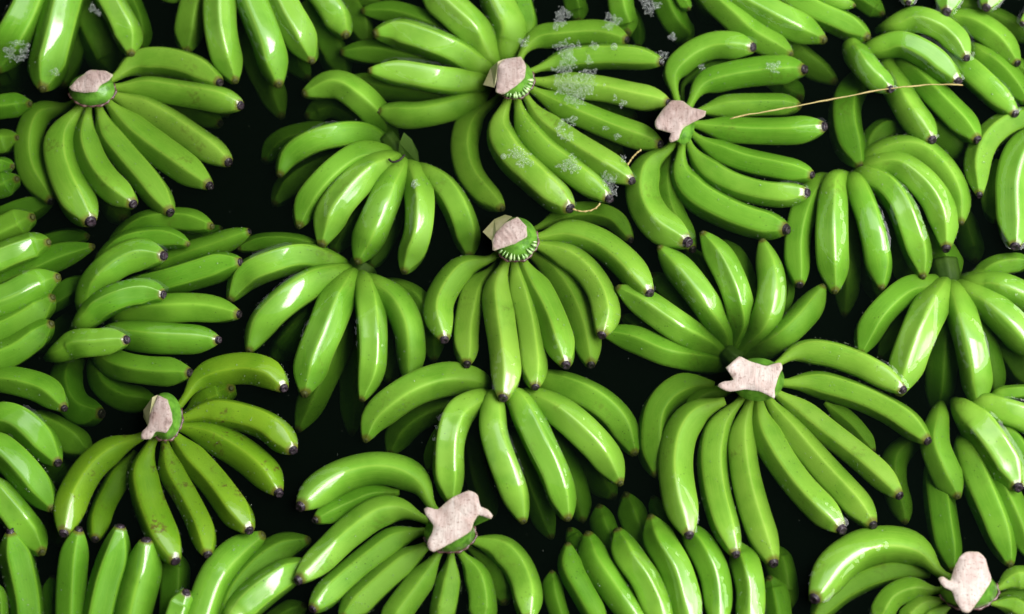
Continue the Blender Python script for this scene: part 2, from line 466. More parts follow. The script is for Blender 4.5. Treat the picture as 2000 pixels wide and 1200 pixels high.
'h16': ('A', 'central bunch with a round pinkish crown whose longest banana ends in a white wet tip', ('F', 1440, 220), 'skin', '''
G 115 -18 -17 -17 d 150,155 270,98 430,72 570,110 662,224
G 150 -18 -15 -11 d 95,295 220,390 330,540 400,720 440,922
F 140 -18 -13 -8 d 1320,390 1230,470 1180,640 1165,780 1177,917
G 150 -9 -6 2 d 145,215 290,185 460,228 620,345 768,522
G 150 -9 -7 1 d 125,250 250,295 390,380 490,520 522,650 500,757
F 150 -12 -7 2 d 1310,338 1180,370 1080,470 1020,610 1050,782
G 158 -9 -7 2 d 50,330 110,450 190,590 250,740 300,922
G 140 -9 -9 1 d 10,350 40,500 85,680 110,850 130,1047
F 172 -9 -5 6 d 1395,350 1350,470 1360,640 1385,820 1398,980 1378,1107
'''),
'h17': ('A', 'bunch at upper right centre with an angular pinkish crown, the straw lying over it', ('C', 950, 680), 'skin', '''
C 100 -22 -20 -20 n 950,470 1080,390 1250,350
C 120 -24 -24 -26 n 1390,450 1514,480 1612,550
C 130 -18 -15 -14 d 890,850 860,1000 880,1160 940,1290 1007,1392
C 145 -9 -5 3 d 910,520 890,420 980,320 1120,258 1346,265
C 148 -9 -7 -3 d 1000,570 1050,480 1200,430 1400,400 1630,388
C 125 -10 -9 -11 n 1040,620 1200,600 1400,590 1608,592
C 130 -9 -8 -1 d 1015,760 1120,830 1280,895 1480,940 1675,978
C 145 -8 -7 3 d 1020,695 1180,725 1380,738 1580,735 1740,708
C 145 -9 -6 3 d 985,810 1050,910 1170,1000 1350,1065 1500,1085 1645,1077
C 165 -7 -5 -3 d 945,850 935,950 1010,1070 1150,1160 1320,1230 1527,1280
C 178 -9 -5 4 d 885,835 790,890 735,1000 740,1130 820,1260 977,1352
'''),
'h18': ('O', 'bunch at the top edge right of centre with wet bananas sloping down to the right', None, 'skin', '''
D 150 -20 -19 -24 n -10,50 170,210 320,340 490,460
D 130 -20 -20 -22 n -110,60 20,170 140,270
D 100 -14 -14 -16 n 560,-50 680,30 755,80
D 150 -6 -4 -6 n -280,-80 -80,90 40,200 245,305
D 75 -4 -3 -4 n 340,-60 480,5 598,32
D 140 -6 -2 -5 n 160,-50 380,68 530,132 672,210
D 152 2 4 -5 n -120,-60 80,52 250,142 430,225
'''),
'h19': ('O', 'sunken bunch at the top edge under foam, its bananas hanging down dimly', None, 'skin', '''
C 90 -30 -30 -32 n 640,40 690,160 705,260
C 130 -32 -32 -36 n 1040,-60 1090,50 1135,110
C 150 -14 -15 -30 n 820,-90 890,90 985,250
C 70 -10 -10 -12 n 920,-60 960,20 988,52
C 120 -18 -19 -22 n 325,-80 350,40 372,118
C 140 -9 -8 -16 n 590,-90 608,60 645,188
'''),
'h20': ('B', 'bunch at upper right with glossy blunt bananas, two of them touching the straw end', ('D', 900, -60), 'skin', '''
D 130 -16 -18 -20 n 1190,40 1400,120 1580,230
D 110 -14 -14 -16 n 1350,260 1470,350 1610,470
D 165 -30 -13 -13 n 640,430 552,560 545,700 580,830 630,930
D 130 -10 -7 -8 n 1290,300 1420,400 1560,570
D 150 -16 -4 -1 d 860,370 990,480 1120,610 1282,780
D 150 -16 -3 2 d 770,390 850,525 930,655 1030,780
D 140 -10 -2 -5 d 1130,100 1270,142 1390,222 1506,356
D 145 -8 0 1 d 1150,330 1260,420 1380,530 1494,636
D 135 -8 4 5 d 810,150 940,115 1070,155 1160,230 1222,324
D 140 -8 4 5 d 705,275 850,242 990,300 1090,380 1172,454
D 135 -10 4 6 d 578,262 650,360 720,440 795,499
'''),
'h21': ('O', 'four dark blossom ends poking down from the top right corner', None, 'skin', '''
D 105 4 5 5 d 890,-250 890,-100 897,16
D 150 4 5 6 d 1130,-250 1125,-80 1110,66
D 150 4 5 6 d 1400,-250 1375,-80 1332,44
D 90 2 4 4 d 1750,-60 1640,50 1532,135
'''),
'h22': ('B', 'fanned bunch at right with a row of narrow shiny bananas pointing down', ('D', 580, 980), 'skin', '''
D 110 -20 -20 -24 n 685,900 690,800 770,722 890,735
D 150 -18 -18 -26 n 1020,710 1130,800 1215,910
D 130 -24 -23 -32 n 570,1200 560,1514 540,1764
D 100 -28 -28 -32 n 650,1350 690,1560 745,1690
D 120 -26 -26 -30 n 780,1200 840,1400 885,1600
D 150 -18 -16 -18 n 1000,1300 1080,1410 1155,1550
D 130 -30 -30 -34 n 1200,1200 1240,1344 1272,1460
D 145 -14 -8 -8 d 395,1015 330,1120 280,1290 270,1440 290,1592
D 145 -12 -2 -6 n 685,875 820,832 960,838 1090,940 1170,1090 1192,1245
D 150 -10 3 -3 d 680,935 810,918 930,985 1040,1110 1095,1250 1108,1384
D 150 -8 4 -8 n 650,975 760,1030 850,1140 910,1290 962,1460 978,1545
D 155 -6 4 -8 n 600,1015 640,1120 680,1230 720,1400 748,1610
D 158 -4 5 -8 n 480,1005 472,1130 466,1300 470,1450 488,1630
'''),
'h23': ('O', 'bunch cut by the right edge with two large bananas and dark pointed ends', None, 'skin', '''
D 120 -18 -16 -18 n 1420,900 1360,1080 1395,1240
D 140 -8 -5 -4 d 1650,650 1480,680 1350,770 1288,900 1293,1087
D 190 0 5 6 d 1660,740 1530,870 1482,1030 1480,1180 1492,1376
'''),
'h24': ('B', 'half submerged bunch at the right edge with a thick ribbed stalk and long bright bananas', ('H', 1115, 440), 'skin', '''
H 130 -24 -24 -26 n 930,610 830,770 735,890
H 160 -22 -21 -32 n 1090,650 1080,900 1055,1200
H 130 -22 -22 -26 n 1340,680 1460,860 1580,1050
H 130 -18 -18 -22 n 1270,660 1350,880 1392,1100
H 110 -14 -9 -8 n 1275,440 1400,372 1580,350
H 150 -12 -4 -12 n 1015,478 900,500 770,600 680,720 630,860
H 150 -10 1 1 n 1265,475 1380,482 1500,520 1660,620
H 160 -8 5 2 n 1230,515 1350,590 1480,710 1640,890
H 162 -6 5 -10 n 1160,525 1195,640 1240,800 1275,970 1290,1150
H 188 -6 7 -4 n 1085,510 1020,610 955,750 890,920 845,1080
'''),
'h25': ('A', 'big bunch at lower right with a wide pale freshly cut crown and ten bananas', ('G', 1370, 1000), 'skin', '''
L 95 -18 -18 -18 n 430,20 580,140 705,290
G 90 -20 -20 -20 n 1230,1070 1080,1100 980,1180
G 155 -20 -13 -16 n 1130,1035 990,1030 870,1090 800,1190 780,1364 805,1544
G 150 -9 -5 4 d 1499,905 1574,855 1734,855 1914,910 2054,980 2180,1061
G 150 -9 -7 -4 d 1509,1030 1654,1020 1844,1065 2014,1130 2174,1220 2318,1346
L 145 -9 -8 -4 d 150,-40 270,40 420,160 600,300 740,420 847,537
L 150 -9 -8 -3 d 105,-10 190,110 310,260 450,420 580,560 699,700
K 158 -9 -7 -3 d 1325,20 1280,180 1290,380 1340,600 1400,780 1457,912
K 160 -9 -6 2 d 1265,20 1170,120 1120,280 1130,480 1180,680 1247,864
L 168 -9 -6 3 d 60,-10 75,120 150,280 280,470 410,610 522,724
K 184 -9 -4 6 d 1190,10 1040,70 950,180 915,350 930,530 987,757
'''),
'h26': ('B', 'bunch behind the big pale crown whose bananas fan upwards from a sunken stem', ('G', 1235, 900), 'skin', '''
G 110 -24 -24 -26 n 980,820 800,745 610,650
G 130 -24 -24 -26 n 1080,690 920,560 780,420
G 120 -24 -24 -26 n 1140,560 1060,420 975,270
G 110 -22 -22 -24 n 1340,580 1290,400 1170,230
G 60 -20 -20 -22 n 1544,460 1539,550 1490,650
G 145 -30 -6 -12 n 1185,905 1100,905 1000,890 850,855 680,785 500,735
G 155 -28 2 -8 n 1200,880 1120,835 1020,775 880,685 730,580 585,490
G 150 -28 4 -6 n 1215,870 1200,780 1150,690 1060,550 960,420 820,265
G 150 -28 4 -6 n 1235,870 1262,770 1278,690 1252,540 1180,370 1060,185
G 150 -28 4 -8 n 1250,880 1310,810 1380,735 1432,620 1450,460 1395,225
G 145 -30 -7 -12 n 1270,895 1370,850 1450,805 1554,720 1654,610 1740,480
'''),
'h27': ('A', 'bottom bunch with pale pink notched crown and long arching banana at left', ('J', 1080, 720), 'skin', '''
J 120 -18 -13 -7 d 800,520 650,530 500,590 332,674
J 120 -20 -18 -18 n 1200,840 1340,960 1390,1140
J 172 -9 -3 6 d 965,590 935,490 820,408 660,385 480,430 350,510 250,597
J 165 -9 -3 5 d 920,670 840,620 700,630 520,750 370,890 238,1007
J 150 -9 -7 2 d 930,740 800,770 640,880 470,1020 315,1172
J 160 -9 -8 -6 d 965,810 800,930 650,1060 480,1230
J 150 -9 -9 -8 d 1020,860 930,1000 820,1150 720,1300
J 140 -9 -9 -8 d 1090,860 1080,1000 1030,1260
J 155 -9 -8 -8 d 1140,860 1210,950 1255,1090 1260,1260
J 160 -9 -7 3 d 1200,790 1320,815 1430,900 1500,1040 1520,1230
'''),
'h28': ('O', 'bunch of slim ridged bananas pointing up under the tips of the biggest bunch', None, 'skin', '''
K 110 -22 -20 -20 nr 320,725 360,800 430,930
K 150 -24 -22 -22 nr 635,530 690,710 800,920
K 140 -22 -20 -20 nr 485,595 520,730 610,880
K 90 -24 -22 -22 nr 785,545 840,660 940,820
L 160 -22 -20 -20 nr 140,835 190,970 205,1150
K 140 -16 -14 -14 nr 1435,995 1470,1110 1500,1300
K 105 -16 -14 -14 nr 222,960 230,1080 290,1280
K 130 -12 -7 -5 nr 312,805 325,940 390,1070 500,1260
K 155 -12 0 3 nr 950,690 1060,840 1130,1000 1155,1260
K 155 -12 1 3 nr 1255,800 1310,950 1335,1080 1325,1280
K 150 -12 -2 2 nr 422,745 460,890 550,1030 720,1270
K 165 -12 3 4 nr 585,725 640,870 740,1020 850,1270
K 165 -12 3 5 nr 770,650 830,800 920,960 1000,1270
'''),
'h29': ('A', 'bottom right bunch with tall pink crown and one glossy white lit banana arching left', ('L', 1235, 1050), 'skin', '''
L 80 -18 -16 -16 n 1380,1100 1480,1090 1620,1120
L 140 -18 -14 -12 n 1020,980 820,960 620,1020 470,1110 370,1230
L 185 -9 -1 8 d 1060,975 990,872 840,815 650,835 500,930 373,1112
L 130 -9 -8 -8 d 1060,1070 920,1060 800,1110 720,1250
L 110 -10 -9 -9 d 1090,1120 980,1150 860,1250
L 110 -10 -9 -9 d 1130,1150 1010,1230 950,1320
L 110 -9 -8 -8 d 1360,1140 1470,1150 1600,1230
L 130 -9 -5 -4 d 1395,1060 1470,1010 1640,1000
'''),
'h30': ('B', 'bunch at the right edge in the lower half, its broad top banana wet and streaked', ('L', 1190, 200), 'skin', '''
L 130 -24 -22 -22 n 930,230 830,320 815,450 850,580 880,690
L 155 -22 -13 -14 n 1045,370 1070,570 1100,760 1145,960
L 80 -10 -8 -8 n 1400,-30 1560,-40 1640,-20
L 100 -10 -7 -7 n 1440,180 1500,250 1580,420
L 150 -16 -8 -12 n 1310,300 1420,500 1520,720 1570,880
L 152 -12 -7 -11 n 1065,110 1045,240 1090,380 1172,545
L 175 -12 -4 -10 n 1215,280 1290,470 1380,680 1465,925
L 160 -4 2 3 n 1310,25 1420,62 1540,105 1680,180
L 185 -4 6 4 d 1215,75 1310,170 1410,310 1507,490
'''),
}

# ---------------------------------------------------------------- bananas
RINGS = 30
def polygon_section(n, sig):
    a = np.linspace(0, 2*np.pi, 720, endpoint=False)
    r = np.cos(np.pi/n) / np.cos((a % (2*np.pi/n)) - np.pi/n)
    k = np.exp(-.5*(np.arange(-60, 61)*.5/sig)**2); k /= k.sum()
    rr = np.convolve(np.concatenate([r[-60:], r, r[:60]]), k, 'valid')
    return a, rr / rr.mean()
SECT = {5: polygon_section(5, 3.4), 4: polygon_section(4, 6.0)}
SAMPLES = []          # dense points of every banana's skin, for the water's edge
def banana(hand, line, kind, crown, mat):
    f = line.split()
    c, wd = f[0], float(f[1]); t3 = [float(v) if float(v) > -11 else -11 + (float(v) + 11) * 1.75 for v in f[2:5]]; flag = f[5]
    P = np.array([cr(c, *map(float, p.split(','))) for p in f[6:]])
    if 'r' in flag: P = P[::-1]; t3 = t3[::-1]
    mid = P[len(P)//2]
    R = wd * .35 / 2 * mpp(*mid) * random.uniform(1.0, 1.07)
    D = catmull(P, 90); s = arclen(D); s /= s[-1]
    L = arclen(D)[-1] * mpp(*mid)
    neck = {'A': .25, 'B': .80, 'O': .62}[kind]
    prof = np.ones_like(s)
    nl = max(.25, min(.5, 2.4 * R / L)) if kind == 'A' else .16
    prof *= neck + (1 - neck) * smooth01(s / nl) ** .9
    prof *= 1 + .035 * np.sin(s * np.pi * 2 + random.uniform(0, 6))
    tip_r = ((.345 if kind == 'A' else .32) if 'd' in flag else .24) * random.uniform(.9, 1.1)
    q0 = random.uniform(.76, .82) if kind == 'A' else random.uniform(.66, .75); q = np.clip((s - q0) / (1 - q0), 0, 1)
    prof *= 1 - (1 - tip_r) * q ** random.uniform(2.0, 2.5)
    r = R * prof
    top = np.interp(smooth01((s % .5) / .5) * .5 + (s >= .5) * .5, [0, .5, 1], t3)
    top = np.where(s >= .9999, t3[2], top) / 1000
    z = top - r
    P3 = unproject(D[:, 0], D[:, 1], z)
    along = s.copy()
    if kind == 'B' and crown is not None:          # the neck bends down and in to a crown under the water
        b = P[0]; v = np.array(crown) - b; d = np.linalg.norm(v) + 1e-6
        tg = P[1] - P[0]; k = min(d * .9, 34.)
        drop = .030
        if v @ tg > 0: v = -tg; d = np.linalg.norm(v); k = 30.; drop = .020
        pts = []
        for u in (1., .72, .45, .22):
            q_ = b + v / d * k * u
            zz = z[0] - drop * u ** 1.6
            pts.append(unproject(q_[0], q_[1], zz))
        ex = np.array(pts)
        P3 = np.vstack([ex, P3]); r = np.concatenate([R * np.array([.30, .44, .62, .74]), r])
        along = np.concatenate([np.zeros(4), along])
    if kind == 'A' and crown is not None:          # the neck runs on into the crown
        b = P[0]; v = np.array(crown) - b; d = np.linalg.norm(v) + 1e-6
        if v @ (P[1] - P[0]) < 0 and d < 75:
            pts = [unproject(*(b + v * u), z[0] - .004 * u) for u in (.62, .42, .2)]
            P3 = np.vstack([np.array(pts), P3]); r = np.concatenate([r[0] * np.array([1.25, 1.1, 1.02]), r]); along = np.concatenate([np.zeros(3), along])
    # even out bends and swelling along the neck so that the rings never cross
    a3 = arclen(P3); u = np.linspace(0, a3[-1], 140)
    Q4 = np.stack([*(np.interp(u, a3, P3[:, i]) for i in range(3)), np.interp(u, a3, r), np.interp(u, a3, along)], 1)
    W = np.clip(1 - np.linspace(0, 1, 140) / .5, 0, 1)[:, None] ** .5
    W[0] = 0
    for _ in range(90):
        sm = Q4.copy(); sm[1:-1] = (Q4[:-2] + 2*Q4[1:-1] + Q4[2:]) / 4
        Q4 = Q4 + (sm - Q4) * W
    P3, r, along = Q4[:, :3], Q4[:, 3], Q4[:, 4]
    a3 = arclen(P3)
    g = np.linspace(0, 1, RINGS); g = g + .035 * np.sin(g * 2 * np.pi)      # closer rings at both ends
    g = g * a3[-1]
    def rs(gg): return np.stack([np.interp(gg, a3, P3[:, i]) for i in range(3)], 1), np.interp(gg, a3, r), np.interp(gg, a3, along)
    nr = random.choice([5, 5, 5, 4]); ph0 = random.uniform(-.55, .55); am = (random.uniform(.70, 1.0) if kind == 'A' else random.uniform(.95, 1.25)) if nr == 5 else random.uniform(.45, .65)
    SEG = 40 if nr == 5 else 32
    def skin(gg, phi):
        Q, rr, al = rs(gg)
        ker = np.array([.25, .5, .25])
        T, S, U = frames(Q)
        sharp = am * (.25 + .75 * smooth01(al / .3)) * (1 - .2 * smooth01((al - .85) / .15))
        wave = np.cos(nr * (phi - ph0))
        sec = np.interp((phi - ph0) % (2*np.pi), SECT[nr][0], SECT[nr][1], period=2*np.pi)
        rad = rr[:, None] * (1 + sharp[:, None] * (sec[None] - 1))
        rad *= 1 + .012 * np.sin(al * 9 + ph0 * 7)[:, None] * np.cos(phi * 2 + al[:, None] * 2)
        V = Q[:, None] + rad[..., None] * (np.cos(phi)[None, :, None] * U[:, None] + np.sin(phi)[None, :, None] * S[:, None])
        return V, al, wave
    phi = np.linspace(0, 2 * np.pi, SEG, endpoint=False) + ph0
    V, al, wave = skin(g, phi)
    n = RINGS
    F = [(i*SEG+j, i*SEG+(j+1) % SEG, (i+1)*SEG+(j+1) % SEG, (i+1)*SEG+j) for i in range(n-1) for j in range(SEG)]
    F += [tuple(range(SEG))[::-1], tuple((n-1)*SEG + j for j in range(SEG))]
    verts = V.reshape(-1, 3)
    # dry collar: the last ring is pinched to the stub
    at = dict(along=np.repeat(al, SEG), ridge=np.tile(wave, n), around=np.tile(phi / (2*np.pi) * 4, n))
    o = mesh_obj('banana', verts, F, mat, hand, attrs=at)
    # dried blossom end, a short ragged stub with a sunken middle
    end, pre = P3[-1], P3[-8]
    T = (end - pre) / np.linalg.norm(end - pre)
    S = np.cross(T, [0, 0, 1.]); S /= np.linalg.norm(S); U = np.cross(S, T)
    k = 12; rows = []
    rt = r[-1]; ln_ = random.uniform(.55, 1.5)
    prof_ = [(-.25, .98), (.05, .99), (.16, .84), (.40, .80), (.52, .72), (.50, .45), (.38, .22)] if 'd' in flag else \
            [(-.25, .96), (.10, .93), (.35, .70), (.45, .40), (.42, .2)]
    for (h, q) in prof_:
        a = np.linspace(0, 2*np.pi, k, endpoint=False)
        jit = 1 + rng.uniform(-.16, .16, k) * (h > .1)
        hh = h + rng.uniform(-.09, .09, k) * (h > .1)
        rows.append(end + (T[None] * (hh * (ln_ if h > 0 else 1))[:, None] + (U[None]*np.cos(a)[:, None] + S[None]*np.sin(a)[:, None]) * (q * jit)[:, None]) * rt)
    SV = np.vstack(rows); m_ = len(rows)
    SF = [(i*k+j, i*k+(j+1) % k, (i+1)*k+(j+1) % k, (i+1)*k+j) for i in range(m_-1) for j in range(k)]
    SF += [tuple((m_-1)*k + j for j in range(k))]
    mesh_obj('blossom_end', SV, SF, M['tip'] if 'd' in flag else M['tip_green'], o)
    if max(t3) > -1.5:
        gg = np.linspace(0, a3[-1], 230)
        VV, _, _ = skin(gg, np.linspace(-1.4, 1.4, 60))
        SAMPLES.append(VV.reshape(-1, 3))
    # points for clinging air bubbles
    if max(t3) > -16:
        SKIN.append((P3, r, S))
    return o
SKIN = []

def resample_poly(P, n):
    P = np.asarray(P, float); Q = np.vstack([P, P[:1]]); s = arclen(Q)
    u = np.linspace(0, s[-1], n, endpoint=False)
    R = np.stack([np.interp(u, s, Q[:, i]) for i in range(2)], 1)
    K = np.vstack([R[-1:], R, R[:1]])
    return .1*K[:-2] + .8*K[1:-1] + .1*K[2:]
def pts(c, s): return np.array([cr(c, *map(float, p.split(','))) for p in s.split()])

def crown_up(hand, c, face, ring, side=None, cut='cut_pink', ztop=15, latex=0, rim=True, lift=(0, 0), ragged=.22):
    """a crown standing out of the water: green cup, cut face on top, dried rim where the necks leave it"""
    n = 56
    F2 = resample_poly(pts(c, face), n)
    F2 = F2 + rng.normal(0, ragged, F2.shape)
    cx, cy_ = cr(c, ring[0], ring[1]); rx, ry = ring[2]*.35, ring[3]*.35
    ctr = F2.mean(0)
    ang = np.arctan2(F2[:, 1]-cy_, F2[:, 0]-cx)
    def zt(p): return (ztop + lift[0]*(p[:, 0]-ctr[0]) + lift[1]*(p[:, 1]-ctr[1])) / 1000
    E = lambda k: np.stack([cx + rx*k*np.cos(ang), cy_ + ry*k*np.sin(ang)], 1)
    inside = F2 * .97 + ctr * .03
    z1 = zt(F2)
    rows = [unproject(*E(.75).T, np.full(n, -.016)), unproject(*E(1.0).T, np.full(n, -.004)),
            unproject(*E(1.0).T, np.full(n, .003)),
            unproject(*(F2*.55 + E(.97)*.45).T, z1 * .55), unproject(*F2.T, z1 - .0012)]
    V = np.vstack(rows); m_ = len(rows)
    Fc = [(i*n+j, i*n+(j+1) % n, (i+1)*n+(j+1) % n, (i+1)*n+j) for i in range(m_-1) for j in range(n)]
    cup = mesh_obj('crown', V, Fc, M['crown'], hand)
    # cut face: outline, an inner ring and the middle
    bm = bmesh.new()
    edge_l = bm.verts.layers.float.new('edge')
    def addring(p2, z, e):
        r_ = [bm.verts.new(v) for v in unproject(p2[:, 0], p2[:, 1], z)]
        for v in r_: v[edge_l] = e
        return r_
    r0 = addring(F2, z1 - .0014, 1.0); r1 = addring(inside, z1 + .0002, .8)
    in2 = F2*.86 + ctr*.14
    for a_, b_ in ((r0, r1),):
        for j in range(n): bm.faces.new((a_[j], a_[(j+1) % n], b_[(j+1) % n], b_[j]))
    fc = bm.faces.new(r1)
    bmesh.ops.triangulate(bm, faces=[fc])
    bmesh.ops.subdivide_edges(bm, edges=[e for e in bm.edges if e.calc_length() > .006], cuts=2, use_grid_fill=False)
    bmesh.ops.triangulate(bm, faces=bm.faces[:])
    outline = unproject(F2[:, 0], F2[:, 1], z1)
    for v in bm.verts:
        d = np.min(np.linalg.norm(outline[:, :2] - np.array(v.co[:2]), axis=1))
        v[edge_l] = max(0., 1 - d / .004)
        if d > .002: v.co.z += random.uniform(-.0005, .0005)
    bmesh.ops.recalc_face_normals(bm, faces=bm.faces[:])
    me = bpy.data.meshes.new('cut_face'); bm.to_mesh(me); bm.free(); me.shade_smooth(); me.materials.append(M[cut])
    fo = bpy.data.objects.new('cut_face', me); C.objects.link(fo); fo.parent = cup; fo.matrix_parent_inverse = parent_inv(hand) if False else fo.matrix_parent_inverse
    if side:
        S2 = pts(c, side)
        d = np.array([np.min(np.linalg.norm(F2 - p, axis=1)) for p in S2])
        zs = np.where(d < 9, ztop - 1.0, 3.5) / 1000
        k = len(S2)
        V = np.vstack([unproject(S2[:, 0], S2[:, 1], zs), unproject(S2[:, 0], S2[:, 1], np.minimum(zs - .009, -.002))])
        Fs = [tuple(range(k)), tuple(range(2*k-1, k-1, -1))] + [(j, j+k, (j+1) % k + k, (j+1) % k) for j in range(k)]
        mesh_obj('trimmed_side', V, Fs, M['cream'], cup, smooth=False)
    if rim:
        a = np.linspace(-.35, 2.9, 40)
        jr = 1 + .03*np.sin(a*7) + .02*np.sin(a*17)
        pr = np.stack([cx + rx*1.03*jr*np.cos(a), cy_ + ry*1.03*jr*np.sin(a)], 1)
        V, Ft = tube(unproject(pr[:, 0], pr[:, 1], np.full(40, .0015)), .0011 + .0006*np.sin(a*9)**2, 6)
        mesh_obj('dried_rim', V, Ft, M['rim'], cup)
    if latex:
        VV, FF = [], []
        for a in np.linspace(.1, 2.5, latex + 3):
            a += random.uniform(-.06, .06); k1 = random.uniform(.62, .8)
            kk = np.array([1.0, .97, .9, k1]); q_ = np.stack([cx + rx*kk*math.cos(a), cy_ + ry*kk*math.sin(a)], 1)
            V, Ft = tube(unproject(q_[:, 0], q_[:, 1], np.array([.0025, .0050, .0070, .0085])), np.array([.0006, .0014, .0015, .0004])*random.uniform(.6, 1.3), 6)
            FF += [tuple(i + sum(len(v) for v in VV) for i in f_) for f_ in Ft]; VV.append(V)
        mesh_obj('latex_ribs', np.vstack(VV), FF, M['latex'], cup)
    return cup

def stalk(hand, c, p, r, zs, ribs=7):
    """a stalk end lying under the water"""
    q = pts(c, p); D = catmull(q, 12)
    z = np.interp(np.linspace(0, 1, 12), np.linspace(0, 1, len(zs)), zs) / 1000
    P = unproject(D[:, 0], D[:, 1], z); rr = r*.35*mpp(*q[0]) * np.linspace(1, .8, 12)
    T, S, U = frames(P); k = 28; ph = np.linspace(0, 2*np.pi, k, endpoint=False)
    rad = rr[:, None] * (1 + .05*np.cos(ph*ribs)[None])
    V = (P[:, None] + rad[..., None]*(np.cos(ph)[None, :, None]*U[:, None] + np.sin(ph)[None, :, None]*S[:, None])).reshape(-1, 3)
    F = [(i*k+j, i*k+(j+1) % k, (i+1)*k+(j+1) % k, (i+1)*k+j) for i in range(11) for j in range(k)] + [tuple(range(k))[::-1], tuple(11*k+j for j in range(k))]
    return mesh_obj('stalk', V, F, M['stalk'], hand)

GROUP = 'bunches of green bananas floating in the tank'
HANDS = {}
for key, (kind, label, crown, mat, rows) in DATA.items():
    cp = cr(*crown) if crown else None
    first = rows.strip().splitlines()[0].split()
    loc2 = cp or cr(first[0], *map(float, first[6].split(',')))
    e = empty('banana_bunch', unproject(loc2[0], loc2[1], -.03))
    tag(e, label, 'banana bunch', GROUP)
    HANDS[key] = e
    if mat == 'skin': mat = {'h1': 'skin_pale', 'h16': 'skin_pale', 'h25': 'skin_pale', 'h12': 'skin_pale', 'h29': 'skin_pale', 'h3': 'skin_deep', 'h4': 'skin_deep', 'h5': 'skin_deep', 'h6': 'skin_deep', 'h8': 'skin_deep', 'h28': 'skin_deep'}.get(key, 'skin')
    for ln in rows.strip().splitlines():
        ln = ln.split('#')[0].strip()
        if ln: banana(e, ln, kind, cp, M[mat])

H = HANDS
crown_up(H['h1'], 'A', '385,490 430,440 500,390 590,395 635,420 610,450 560,480 540,515 470,520 400,510', (512, 500, 128, 92), ztop=14)
crown_up(H['h12'], 'B', '1350,360 1385,330 1480,315 1510,370 1500,440 1440,490 1380,530 1335,520 1340,470', (1440, 440, 108, 108),
         side='1268,475 1310,380 1350,345 1385,330 1345,440 1330,490', ztop=16, latex=11)
crown_up(H['h16'], 'F', '1390,130 1460,95 1510,150 1515,210 1440,250 1380,270 1320,290 1315,230 1340,180', (1448, 220, 122, 122),
         side='1265,180 1330,110 1390,85 1430,95 1390,130 1340,180 1318,232', ztop=17, latex=9)
crown_up(H['h17'], 'C', '890,560 950,560 1000,600 1085,620 1080,650 1000,690 950,720 930,780 880,800 875,770 890,745 800,720 795,680 840,610', (958, 690, 62, 118), ztop=15, rim=False)
crown_up(H['h7'], 'I', '880,-25 935,0 960,80 965,130 930,190 870,180 840,225 785,225 790,180 825,150 835,90', (922, 95, 92, 132),
         side='800,100 800,60 850,-10 880,-25 835,90 825,150', ztop=16)
crown_up(H['h25'], 'G', '1190,940 1270,870 1320,900 1420,930 1500,905 1515,940 1490,980 1465,1060 1470,1115 1380,1070 1300,1060 1210,1075 1150,1050 1140,1035 1180,1015 1240,1010', (1370, 1005, 150, 122), cut='cut_white', ztop=20, rim=False)
crown_up(H['h27'], 'J', '935,610 960,598 1010,620 1090,550 1190,505 1240,530 1250,600 1290,610 1325,650 1315,670 1240,640 1215,690 1200,740 1130,780 1060,820 990,855 960,840 950,800 985,740 990,700 945,650', (1080, 745, 142, 108), cut='cut_white', ztop=24)
crown_up(H['h29'], 'L', '1060,1000 1085,985 1130,1020 1150,950 1180,880 1220,850 1290,850 1330,890 1345,950 1365,1010 1340,1050 1300,1110 1240,1195 1200,1190 1160,1130 1140,1070 1090,1050', (1235, 1065, 160, 105), cut='cut_white', ztop=24)
stalk(H['h13'], 'B', '730,770 790,850 840,930', 52, (-32, -30, -34))
stalk(H['h14'], 'F', '600,370 565,430 545,470', 85, (-40, -40, -44))
stalk(H['h22'], 'D', '545,960 570,1010 590,1060', 60, (-55, -52, -50))
stalk(H['h24'], 'H', '1095,360 1110,430 1120,500', 88, (-34, -32, -38), 9)
stalk(H['h26'], 'G', '1260,900 1230,880 1200,850', 60, (-40, -38, -40))
# bract leaf and the black pistil on the bunch with the bract
lp = pts('B', '790,900 800,800 825,740 870,780 905,850 912,920 870,915'); k = len(lp)
zt = np.array([-26, -14, -8, -10, -14, -20, -24]) / 1000
V = np.vstack([unproject(lp[:, 0], lp[:, 1], zt), unproject(lp[:, 0], lp[:, 1], zt - .003)])
mesh_obj('bract', V, [tuple(range(k)), tuple(range(2*k-1, k-1, -1))] + [(j, j+k, (j+1) % k+k, (j+1) % k) for j in range(k)], M['bract'], H['h13'], smooth=False)
tp = catmull(pts('B', '740,888 760,905 800,895 830,865'), 10)
V, F_ = tube(unproject(tp[:, 0], tp[:, 1], np.full(10, -.004)), .0011, 6)
mesh_obj('pistil', V, F_, M['twig'], H['h13'])

# ---------------------------------------------------------------- straw on the water
def straw(label, c, p, r, zs):
    D = catmull(pts(c, p), 40); z = np.interp(np.linspace(0, 1, 40), np.linspace(0, 1, len(zs)), zs) / 1000
    D = D + rng.normal(0, .35, D.shape)
    V, F_ = tube(unproject(D[:, 0], D[:, 1], z), r * (1 + .25*np.sin(np.arange(40)*.9)), 7)
    tag(mesh_obj('straw', V, F_, M['straw']), label, 'straw', 'dry straws on the water')
straw('long dry yellow straw lying across the water between the upper right bunches', 'D', '1200,475 1100,472 980,476 870,487 700,510 600,530 430,562 250,598 80,628 0,640 -99,664', .0007, (6.5, 2.5, 6, 3, 1.5, 1))
straw('short dry straw end sticking out between a dark foamy banana tip and the next bunch', 'C', '722,836 690,862 665,890 645,922', .0008, (2, 1.5, 1))
straw('curved piece of dry straw beside the lowest dark tips of the foamy bunch', 'C', '340,1168 380,1180 430,1178 470,1160 492,1135', .0008, (1.5, 2, 1.5))

